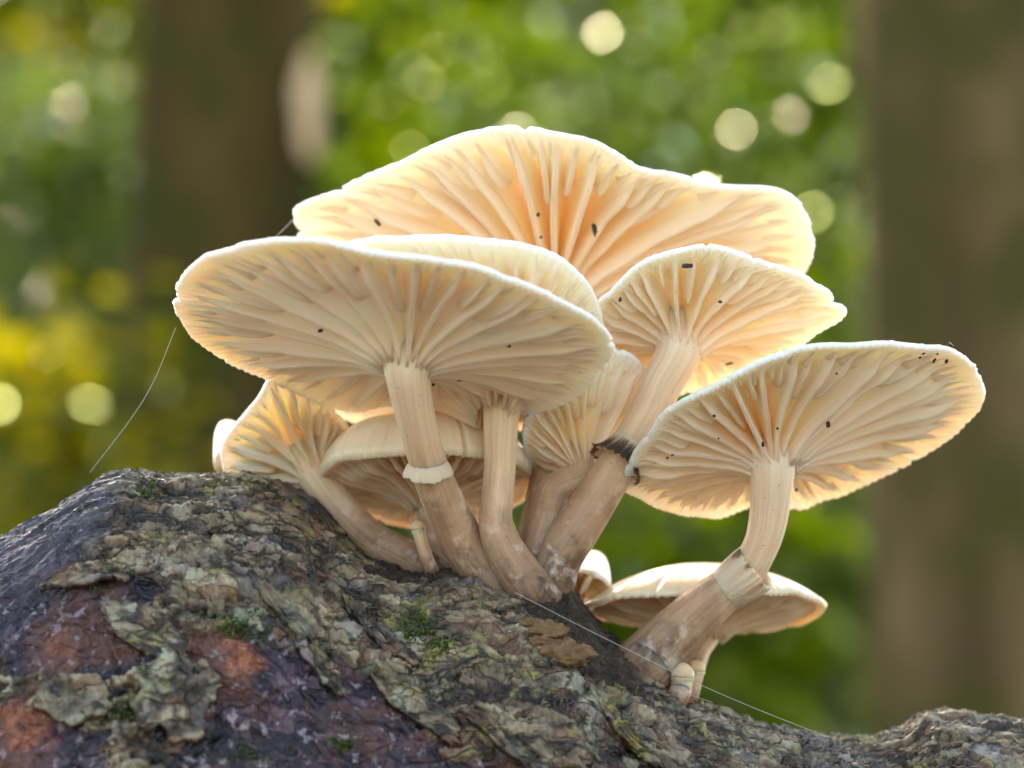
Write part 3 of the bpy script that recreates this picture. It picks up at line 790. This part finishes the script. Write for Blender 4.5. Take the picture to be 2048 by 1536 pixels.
# big cap in front on the left
mushroom('front', 'broad white mushroom in front, tilted cap over a cream collared stem',
    dict(c=(824, 672), d=0.446, tilt=23, roll=-9, seed=1, dome=0.0075, cone=0.0052, wave=0.0008, full=23, striae=170, gd=0.0026, ochre=0.0,
         outline=[(348, 600), (354, 560), (390, 525), (450, 501), (540, 487), (640, 485), (740, 497), (860, 511), (960, 536), (1060, 572), (1150, 612), (1208, 655), (1228, 692), (1218, 728),
                  (1180, 768), (1130, 800), (1050, 822), (960, 826), (880, 815), (820, 812), (760, 815), (710, 825), (650, 808), (595, 782), (530, 748), (450, 715), (385, 676), (358, 640)]),
    [(812, 735, 52), (824, 800, 45), (843, 880, 41), (858, 930, 42), (890, 1010, 46), (928, 1085, 52), (970, 1140, 58), (1005, 1185, 60)], 0.464,
    ring=dict(t0=0.435, length=0.0034, flare=0.34, seed=3, ragged=0.14, face=(-.2, 0, .35), lip=.0008))
# cap behind it
mushroom('second', 'white mushroom pressed close behind the broad front cap, stem straight and speckled',
    dict(c=(1024, 708), d=0.468, tilt=27, roll=-10, seed=2, dome=0.008, cone=0.0125, wave=0.001, full=28, striae=176,
         outline=[(610, 520), (700, 476), (800, 461), (900, 466), (1000, 478), (1080, 496), (1140, 530), (1185, 575), (1206, 625), (1205, 690), (1180, 760), (1130, 818), (1060, 850), (980, 868), (880, 872), (780, 862), (690, 845),
                  (620, 812), (585, 740), (575, 640)]),
    [(1000, 850, 40), (1000, 930, 36), (994, 1000, 37), (992, 1050, 40), (1012, 1105, 45), (1046, 1155, 50), (1075, 1195, 52)], 0.460, top_along=0.1)
# top cap at the back
mushroom('top', 'largest topmost mushroom cap, wavy rim, glowing amber around its stem',
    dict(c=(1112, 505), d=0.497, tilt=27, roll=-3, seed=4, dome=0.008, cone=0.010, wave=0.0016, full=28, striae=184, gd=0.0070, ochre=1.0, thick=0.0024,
         outline=[(585, 432), (603, 408), (650, 388), (720, 350), (800, 318), (880, 285), (960, 266), (1040, 260), (1110, 268), (1180, 283), (1240, 310), (1290, 338), (1340, 350), (1420, 371), (1500, 375), (1560, 379), (1600, 400), (1620, 440),
                  (1628, 490), (1615, 535), (1560, 600), (1450, 660), (1300, 705), (1100, 715), (900, 670), (750, 590), (650, 520), (600, 482)]),
    [(1120, 600, 50), (1130, 750, 46), (1110, 900, 44), (1080, 1060, 46), (1060, 1150, 50)], 0.475)
# middle right cap with dark fringed ring
mushroom('middle', 'mushroom with long tongue shaped gills and a black fringed ring on its slanting stem',
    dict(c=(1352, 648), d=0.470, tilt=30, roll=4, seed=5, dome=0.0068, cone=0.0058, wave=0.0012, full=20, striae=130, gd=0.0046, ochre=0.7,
         outline=[(1180, 660), (1192, 615), (1240, 562), (1290, 531), (1370, 509), (1450, 503), (1530, 512), (1600, 540), (1650, 573), (1669, 592), (1664, 606), (1690, 612), (1687, 632), (1640, 657), (1590, 692),
                  (1500, 735), (1440, 762), (1402, 790), (1375, 780), (1320, 800), (1250, 800), (1205, 770), (1180, 715)]),
    [(1345, 695, 50), (1325, 765, 46), (1296, 830, 44), (1250, 905, 45), (1205, 980, 47), (1152, 1060, 53), (1110, 1118, 60), (1090, 1175, 64)], 0.465,
    ring=dict(t0=0.43, length=0.0056, flare=0.52, seed=13, dark=1.7, ragged=0.12, droop=.25, face=(-.12, 0, 0.28), lip=.0009, puff=False))
# fan-like small cap beneath
mushroom('fan', 'small fan shaped mushroom cap squeezed between the stems, gills running down its stem',
    dict(c=(1152, 908), d=0.476, tilt=52, roll=20, seed=6, dome=0.004, cone=0.0065, wave=0.0012, full=26, striae=100,
         outline=[(1046, 882), (1050, 842), (1085, 792), (1140, 736), (1200, 702), (1270, 716), (1306, 780), (1298, 850), (1245, 900), (1185, 945), (1132, 976), (1085, 958), (1056, 922)]),
    [(1125, 935, 40), (1108, 985, 38), (1085, 1060, 40), (1062, 1150, 44)], 0.465, top_along=0.25)
# right cap
mushroom('right', 'mushroom leaning out over the low right end of the cluster on a bent collared stem',
    dict(c=(1522, 868), d=0.462, tilt=27, roll=16, seed=7, dome=0.0072, cone=0.0068, wave=0.0010, full=25, striae=150, gd=0.0046, ochre=0.8, thick=0.0024,
         outline=[(1238, 972), (1262, 930), (1292, 884), (1335, 832), (1400, 790), (1480, 746), (1580, 702), (1680, 682), (1770, 675), (1850, 681), (1900, 690), (1942, 722), (1967, 772), (1955, 812), (1900, 862), (1820, 912),
                  (1740, 960), (1690, 984), (1640, 995), (1605, 1012), (1560, 1012), (1500, 1012), (1440, 1030), (1400, 1026), (1330, 1010), (1265, 988)]),
    [(1542, 950, 50), (1536, 1040, 43), (1515, 1105, 40), (1478, 1158, 44), (1420, 1205, 52), (1350, 1270, 62), (1300, 1320, 70), (1275, 1345, 74)], 0.465,
    ring=dict(t0=0.50, length=0.0062, flare=0.20, seed=23, ragged=0.12, droop=0.0, up=True))
# left cap with few deep gills
mushroom('left', 'mushroom at the left of the cluster, few deep gills facing its curved stem',
    dict(c=(612, 925), d=0.484, tilt=48, roll=38, seed=8, dome=0.0050, cone=0.0060, wave=0.0015, full=18, striae=80, gd=0.0055,
         outline=[(542, 750), (520, 792), (495, 822), (468, 852), (450, 876), (440, 910), (448, 955), (480, 995), (540, 1025), (600, 1040), (650, 1030), (690, 980), (705, 920), (700, 860), (660, 810), (600, 775)]),
    [(655, 965, 42), (690, 1030, 42), (745, 1080, 42), (810, 1115, 42), (870, 1150, 46)], 0.470, top_along=0.2)
mushroom('bell', 'young bell shaped mushroom beneath the front cap, glossy tan top and amber gills',
    dict(c=(855, 968), d=0.482, tilt=17, roll=0, seed=9, dome=0.0105, cone=0.0040, wave=0.0006, full=26, striae=130, bell=(3.0, 0.6), mat=M_YOUNG, thick=0.0026,
         outline=[(640, 955), (660, 930), (720, 912), (800, 905), (880, 903), (960, 908), (1030, 922), (1066, 950), (1062, 985), (1020, 1020), (940, 1045), (860, 1052), (780, 1045), (700, 1018), (655, 985)]),
    [(860, 1000, 34), (875, 1060, 34), (890, 1130, 38), (900, 1170, 40)], 0.478, top_along=0.3)
mushroom('edge', 'small pale mushroom peeping out beyond the few gilled cap above the log crest',
    dict(c=(500, 930), d=0.505, tilt=10, roll=28, seed=10, dome=0.0085, cone=0.003, wave=0.0006, full=18, striae=70,
         outline=[(430, 930), (440, 905), (480, 895), (530, 905), (560, 930), (550, 960), (500, 975), (450, 965)]),
    [(505, 955, 26), (530, 1010, 26), (580, 1080, 30), (600, 1130, 32)], 0.492, top_along=0.2)
mushroom('low', 'low flat sided mushroom behind the bent collared stem, smooth cream top',
    dict(c=(1415, 1222), d=0.492, tilt=13, roll=2, seed=12, dome=0.0078, cone=0.0042, wave=0.0010, full=22, striae=110, bell=(1.9, 0.9), mat=M_YOUNG,
         outline=[(1160, 1212), (1200, 1192), (1290, 1182), (1400, 1180), (1510, 1184), (1600, 1192), (1652, 1204), (1640, 1225), (1580, 1240), (1500, 1256), (1410, 1262), (1310, 1256), (1220, 1242), (1172, 1228)]),
    [(1405, 1255, 26), (1398, 1300, 26), (1380, 1350, 30), (1360, 1400, 36)], 0.478, top_along=0.2)
mushroom('sunlit', 'small brilliant white mushroom behind the thick stem bases, catching the sun',
    dict(c=(1165, 1168), d=0.500, tilt=8, roll=-25, seed=14, dome=0.0058, cone=0.002, wave=0.0004, full=16, striae=60,
         outline=[(1110, 1150), (1130, 1138), (1165, 1140), (1200, 1152), (1222, 1172), (1212, 1192), (1180, 1202), (1140, 1192), (1115, 1172)]),
    [(1160, 1185, 20), (1150, 1220, 20), (1140, 1260, 24)], 0.480, top_along=0.2)

# small buttons
def button(label, head, stem, d, seed):
    px, py, rp = head
    base = P(stem[-1][0], stem[-1][1], d)
    root = empty('mushroom_button', base, label, 'mushroom', 'tiny mushroom buttons at the cluster foot')
    c = P(px, py, d); r = rp * KPX * d
    nu, nv = 24, 32
    th = np.linspace(0.001, np.pi - 0.001, nu)[:, None]; ph = np.linspace(0, 2 * np.pi, nv, endpoint=False)[None, :]
    q = np.stack([np.sin(th) * np.cos(ph), np.sin(th) * np.sin(ph), np.where(np.cos(th) < -.2, -.2 + (np.cos(th) + .2) * .35, np.cos(th)) + 0 * ph], -1)
    q = q * (1 + .1 * noise(q[..., 0] * 1.5 + seed, q[..., 1] * 1.5, q[..., 2] * 1.5, seed=seed))[..., None]
    o = mesh_obj('cap', c + (q * r).reshape(-1, 3) - np.array(root.location), grid_faces(nu, nv, True, flip=True), M_BUD); o.parent = root
    build_stem(root, None, stem, d, seed, 0.2)
button('tiny rounded mushroom bud at the foot of the bent stem, bigger of two', (1364, 1350, 25), [(1364, 1354, 24), (1362, 1375, 24), (1352, 1400, 26)], 0.462, 61)
button('tiny rounded mushroom bud half hidden behind a bigger bud by bent stem', (1393, 1338, 19), [(1393, 1341, 18), (1388, 1362, 18), (1372, 1395, 20)], 0.468, 62)
button('tiny pin mushroom beside the foot of the cream collared stem', (836, 1056, 15), [(836, 1059, 14), (844, 1088, 14), (860, 1135, 16)], 0.464, 63)

# bits of dirt stuck to gills and stems
def cap_depth(key, lift=0.0012):
    root, cap = CAPS[key]
    def f(px, py):
        ray = P(px, py, 1.0) - CAM
        best = None
        for z in (-0.0008,):
            k = ((cap.C + cap.a * z - CAM) @ cap.a) / (ray @ cap.a)
            q = CAM + ray * k - cap.C
            rho = math.hypot(q @ cap.e1, q @ cap.e2) / float(cap.rad(math.atan2(q @ cap.e2, q @ cap.e1)))
            zz = -cap.cone * (1 - min(rho, 1)) ** 1.25 - 0.0008
            k = ((cap.C + cap.a * zz - CAM) @ cap.a) / (ray @ cap.a)
        return k - lift * 0.3
    return root, f
for key, lst in {
    'front': [(866, 746, 5, 4, 0), (919, 759, 5, 4, 0), (641, 662, 5, 4, .4), (1018, 693, 4, 3, 0), (867, 770, 3, 3, 0)],
    'top': [(755, 444, 7, 4, -.9), (1082, 474, 3, 3, 0), (1076, 430, 3, 5, 0), (668, 480, 2, 2, 0), (1190, 460, 5, 12, .2)],
    'middle': [(1374, 531, 9, 5, 0), (1459, 727, 8, 2.4, .25), (1440, 604, 4, 3, 0), (1240, 600, 3, 5, 0)],
    'right': [(1656, 848, 3.5, 7, .1), (1526, 888, 3, 6, .1), (1868, 722, 2, 6, -.4), (1893, 722, 3, 6, -.3), (1848, 707, 4, 2, .5), (1593, 979, 3, 3, 0), (1429, 832, 3, 3, 0), (1555, 857, 2.5, 3, 0), (1437, 877, 2, 2, 0),
              (1345, 910, 3, 2, .4), (1335, 916, 3, 2, .4), (1902, 690, 3, 7, .6), (1840, 715, 3, 2, .3), (1875, 708, 2, 2, 0), (1515, 926, 2, 2, 0), (1673, 747, 2, 2, 0)],
    }.items():
    root, f = cap_depth(key); specks(root, lst, f)

# ---------------------------------------------------------------- spider threads
def thread(label, pts, r=0.00005, sag=0.0):
    p = np.array([P(*q) for q in pts]); c = catmull(p, 24) if len(p) > 2 else p[0] + (p[1] - p[0]) * np.linspace(0, 1, 24)[:, None]
    c = c - UP * (sag * np.sin(np.linspace(0, np.pi, 24)))[:, None]
    T, A, B = frames(c)
    ph = np.linspace(0, 2 * np.pi, 6, endpoint=False)
    q = c[:, None, :] + r * (np.cos(ph)[None, :, None] * A[:, None] + np.sin(ph)[None, :, None] * B[:, None])
    loc = c[-1]
    o = mesh_obj('spider_thread', q.reshape(-1, 3) - loc, grid_faces(24, 6, True), M_SILK); o.location = loc
    o['label'] = label; o['category'] = 'spider thread'; o['group'] = 'spider threads strung about the mushrooms'
thread('long bright spider thread running down the bark below the bent stem', [(1030, 1185, .436), (1250, 1290, .440), (1450, 1385, .448), (1655, 1474, .462)], .00004, .0006)
thread('slack spider thread from the front cap edge down to the log crest', [(352, 655, .447), (290, 790, .455), (180, 945, .466)], .00005, .0004)
thread('short spider thread between the top cap edge and the front cap', [(586, 440, .492), (545, 480, .47)], .00004)
thread('spider thread stretched across the gills of the leaning collared mushroom', [(1390, 905, .437), (1510, 923, .434), (1640, 930, .434), (1800, 938, .44)], .00004, .0004)
thread('faint short spider thread under the pair of tiny buds', [(1345, 1378, .458), (1425, 1405, .466)], .00004)

# ---------------------------------------------------------------- the wood behind
L_GREEN = mat_leaf('leaf_green', (0.010, 0.045, 0.002), (0.040, 0.085, 0.003), (0.006, 0.026, 0.001), (0.32, 0.47, 0.005))
L_YELLOW = mat_leaf('leaf_yellow', (0.10, 0.11, 0.006), (0.20, 0.14, 0.008), (0.02, 0.06, 0.003), (0.72, 0.60, 0.010))
L_DARK = mat_leaf('leaf_dark', (0.007, 0.028, 0.002), (0.022, 0.050, 0.003), (0.008, 0.025, 0.003), (0.10, 0.17, 0.006), gloss=.08)
L_HOLLY = mat_leaf('leaf_holly', (0.008, 0.034, 0.002), (0.020, 0.055, 0.003), (0.008, 0.036, 0.002), (0.20, 0.34, 0.006), gloss=.28, rough=.17, gcol=(0.95, 1.0, 0.72, 1))
T_OLIVE = mat_trunk('bark_olive', (0.036, 0.025, 0.007), (0.085, 0.058, 0.018), (0.034, 0.042, 0.008))
T_BEIGE = mat_trunk('bark_beige', (0.050, 0.035, 0.014), (0.17, 0.115, 0.055), (0.055, 0.052, 0.014))
T_GREY = mat_trunk('bark_grey', (0.12, 0.095, 0.075), (0.25, 0.20, 0.17), (0.09, 0.09, 0.05))

def leaves(centers, spread, per, size, rng, flat=0.4):
    """leaf blades (6 points, folded on the midrib) round clump centres -> verts, faces, tint"""
    n = len(centers) * per
    c = np.repeat(centers, per, 0) + rng.normal(0, 1, (n, 3)) * np.asarray(spread)
    ax = rng.normal(0, 1, (n, 3)); ax[:, 2] = ax[:, 2] * flat - .25; ax /= np.linalg.norm(ax, axis=1, keepdims=True)
    nr = rng.normal(0, .75, (n, 3)); nr[:, 2] += 1.0
    sd_ = np.cross(ax, nr); sd_ /= np.linalg.norm(sd_, axis=1, keepdims=True); nr = np.cross(sd_, ax)
    l = size * rng.uniform(.65, 1.3, (n, 1)); wd = l * rng.uniform(.26, .36, (n, 1))
    v = np.stack([c, c + ax * l * .3 + sd_ * wd + nr * wd * .25, c + ax * l * .7 + sd_ * wd * .8 + nr * wd * .2, c + ax * l - nr * l * .1,
                  c + ax * l * .7 - sd_ * wd * .8 + nr * wd * .2, c + ax * l * .3 - sd_ * wd + nr * wd * .25], 1).reshape(-1, 3)
    b = (np.arange(n) * 6)[:, None]
    f = np.concatenate([b + [0, 1, 2, 3], b + [0, 3, 4, 5]], 0)
    ct = np.repeat(rng.uniform(0, 1, len(centers)), per)
    tint = np.repeat(np.clip(.55 * ct ** 1.6 + .45 * rng.uniform(0, 1, n) ** 2.5, 0, 1), 6)
    return v, f, tint

def tube(path, radii, nv=12, seed=0, rough=0.10):
    c = np.asarray(path, float); T, A, B = frames(c)
    ph = np.linspace(0, 2 * np.pi, nv, endpoint=False)
    rr = np.asarray(radii)[:, None] * (1 + rough * fbm(np.cos(ph)[None] * 2, np.sin(ph)[None] * 2, np.arange(len(c))[:, None] * .35, seed=seed))
    p = c[:, None] + rr[..., None] * (np.cos(ph)[None, :, None] * A[:, None] + np.sin(ph)[None, :, None] * B[:, None])
    return p.reshape(-1, 3), grid_faces(len(c), nv, True, flip=True)

def tree(name, label, base, h, r, lean, tmat, lmat, crown_z, crown_r, nclump, per, lsize, seed, group, limbs=6, lowf=0.0):
    rng = np.random.default_rng(seed)
    root = empty(name, base, label, 'tree', group)
    k = np.linspace(0, 1, 30)
    path = np.stack([lean[0] * k + .06 * noise(k * 3, seed, seed=seed), lean[1] * k + .06 * noise(k * 3, seed + 5, seed=seed), k * h - .1], 1)
    v, f = tube(path, r * (1 - .75 * k) * (1 + .35 * np.exp(-k * h / .25)), 28, seed)
    vs_, fs = [v], [f]; off = len(v)
    cl = []
    for i in range(limbs):
        t = (crown_z[0] / h) * .8 + (1 - crown_z[0] / h * .8) * (i + .5) / limbs
        t = min(t, .97)
        p0 = np.array([np.interp(t, k, path[:, j]) for j in range(3)])
        az = rng.uniform(0, 2 * np.pi); L = crown_r * rng.uniform(.7, 1)
        q = np.linspace(0, 1, 9)[:, None]
        pl = p0 + q * np.array([math.cos(az) * L, math.sin(az) * L, L * .45]) + .08 * L * rng.normal(0, 1, 3) * q * (1 - q) * 4
        v, f = tube(pl, r * .35 * (1 - t * .6) * (1 - .85 * q[:, 0]), 8, seed + i)
        vs_.append(v); fs.append(f + off); off += len(v)
        cl.append(pl[4:])
    o = mesh_obj('trunk', np.vstack(vs_), np.vstack(fs), tmat); o.parent = root
    m = nclump
    d = rng.normal(0, 1, (m, 3)); d /= np.linalg.norm(d, axis=1, keepdims=True); d *= rng.uniform(.25, 1, (m, 1)) ** .5
    zc, zh = (crown_z[0] + crown_z[1]) / 2, (crown_z[1] - crown_z[0]) / 2
    kk = zc / h
    cc = d * np.array([crown_r, crown_r, zh]) + np.array([lean[0] * kk, lean[1] * kk, zc])
    cc = np.vstack([cc] + cl)
    v, f, t = leaves(cc, min(lsize * 2.6, .34), per, lsize, rng)
    o = mesh_obj('crown', v, f, lmat, smooth=False, attrs=dict(tint=t)); o.parent = root
    return root

def shrub(label, base, width, h, lmat, nclump, per, lsize, seed, z0=.1, stems=6):
    rng = np.random.default_rng(seed)
    root = empty('shrub', base, label, 'shrub', 'leafy shrubs behind the log')
    vs_, fs, off = [], [], 0
    for i in range(stems):
        az = rng.uniform(0, 2 * np.pi); q = np.linspace(0, 1, 12)[:, None]
        e = np.array([math.cos(az) * width * .7 * rng.uniform(.2, 1), math.sin(az) * width * .7 * rng.uniform(.2, 1), h * rng.uniform(.7, .98)])
        pl = q * e * np.array([1, 1, 1]) + np.array([0, 0, -.1]) + q * (1 - q) * rng.normal(0, .12, 3)
        v, f = tube(pl, .014 * (1 - .8 * q[:, 0]), 6, seed + i); vs_.append(v); fs.append(f + off); off += len(v)
    o = mesh_obj('stems', np.vstack(vs_), np.vstack(fs), T_GREY); o.parent = root
    d = rng.uniform(-1, 1, (nclump * 3, 3)); d = d[np.linalg.norm(d[:, :2], axis=1) < 1][:nclump]
    cc = np.stack([d[:, 0] * width, d[:, 1] * width, z0 + (h - z0) * (d[:, 2] * .5 + .5)], 1)
    v, f, t = leaves(cc, .10, per, lsize, rng)
    o = mesh_obj('foliage', v, f, lmat, smooth=False, attrs=dict(tint=t)); o.parent = root

def gpos(px, d):
    """ground point under a photo column at a given distance"""
    return np.array([(px - 1024) * KPX * d, CAM[1] + d, 0.0])

SUN_PALE = mat_trunk('sunlit_bark_colour', (0.66, 0.44, 0.24), (0.78, 0.58, 0.36), (0.5, 0.33, 0.18))  # pale tone of sunlit bark, the light painted into the colour
TG = 'trees of the wood behind the log'
OLIVE = tree('beech_tree', 'thick dark olive tree trunk behind the broad front cap', gpos(455, 6.0), 12, .235, (0.02, 0.3), T_OLIVE, L_DARK, (6.5, 11), 2.2, 60, 40, .09, 401, TG)
def sun_patch(root, z0, z1, r, az, half, mat):
    """pale shell wrapped on a trunk, a sunlit spot put into its colour"""
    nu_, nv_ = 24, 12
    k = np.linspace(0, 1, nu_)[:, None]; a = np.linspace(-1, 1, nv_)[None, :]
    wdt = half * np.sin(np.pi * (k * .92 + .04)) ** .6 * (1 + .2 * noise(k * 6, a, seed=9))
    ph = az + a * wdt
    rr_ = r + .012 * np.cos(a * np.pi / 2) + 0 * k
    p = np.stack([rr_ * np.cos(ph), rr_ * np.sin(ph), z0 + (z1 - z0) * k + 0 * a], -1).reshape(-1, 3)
    o = mesh_obj('sunlit_patch', p, grid_faces(nu_, nv_), mat); o.parent = root
sun_patch(OLIVE, 1.87, 2.12, .212, R(-38), .19, SUN_PALE)
tree('beech_tree', 'thick beige brown tree trunk beyond the leaning collared mushroom', gpos(1945, 4.0), 12, .185, (0.03, 0.2), T_BEIGE, L_DARK, (6.5, 11), 2.2, 60, 40, .09, 402, TG)
tree('sapling', 'thin grey brown leaning sapling trunk above the topmost cap', gpos(900, 7.5), 7, .05, (1.0, .3), T_GREY, L_GREEN, (4.2, 7), 1.2, 40, 40, .07, 403, TG, limbs=4)
FT = [(-150, 11, L_YELLOW), (260, 14, L_DARK), (700, 12, L_GREEN), (1050, 14.5, L_DARK), (1380, 11.5, L_GREEN), (1750, 13.5, L_DARK), (2150, 11, L_GREEN), (480, 17, L_GREEN), (900, 18, L_DARK), (1250, 19, L_GREEN), (1600, 18, L_DARK), (50, 18, L_DARK), (1950, 18, L_DARK)]
FL = ['yellowing tree past the left side of the dark olive trunk', 'dark leafy tree deep in the wood left of the dark olive trunk', 'green tree beside the right edge of the dark olive trunk', 'dark tree deep in the wood behind the thin sapling',
      'bright green tree in the wood above the tongue gilled cap', 'dark tree deep in the wood beside the beige trunk', 'green tree hidden by the beige trunk', 'far green tree behind the dark olive trunk',
      'far dark tree between olive trunk and sapling', 'far green tree behind the topmost cap', 'far dark tree left of the beige trunk', 'far dark tree behind the yellowing tree', 'far dark tree behind the beige trunk']
for i, ((px, d, lm), lb) in enumerate(zip(FT, FL)):
    tree('tree', lb, gpos(px, d), .44 * d, .09, (RNG.uniform(-.3, .3), .2), T_GREY, lm, (0.4, .43 * d), 1.35 + .02 * d, 240 if d > 13 else 150, 21, .19 if d > 13 else .13, 420 + i, TG, limbs=7)
SH = [(1250, 7.8, .35, 2.7, L_GREEN), (30, 7.6, .3, 2.6, L_HOLLY), (50, 5.2, .21, 1.30, L_YELLOW), (110, 6.8, .22, 2.3, L_HOLLY), (790, 7.2, .26, 2.6, L_GREEN), (1120, 6.2, .3, 2.2, L_HOLLY), (1480, 6.8, .36, 2.5, L_HOLLY), (1380, 4.6, .2, .95, L_GREEN), (1640, 5.4, .2, 1.5, L_GREEN), (900, 8.5, .6, 2.4, L_YELLOW), (1750, 8.0, .6, 3.0, L_GREEN)]
SL = ['bright green shrub in the gap behind the topmost cap rim', 'taller glossy shrub behind the low yellow shrub by the dark olive trunk', 'low yellow leaved shrub left of the dark olive trunk', 'glossy dark green shrub close against the left of the dark olive trunk', 'green shrub right of the dark olive trunk', 'glossy dark green shrub behind the topmost cap', 'tall glossy dark green shrub left of the beige trunk',
      'low green shrub under the leaning mushroom', 'green shrub just beside the beige trunk', 'yellowish shrub behind the thin sapling', 'tall green shrub partly behind the beige trunk']
for i, ((px, d, wd, h, lm), lb) in enumerate(zip(SH, SL)):
    shrub(lb, gpos(px, d), wd, h, lm, int(30 + 120 * wd) * ((5 if px < 300 else 3) if lm is L_HOLLY else 1), 14 if lm is L_HOLLY else 13, .05 if lm is L_HOLLY else .078, 500 + i)
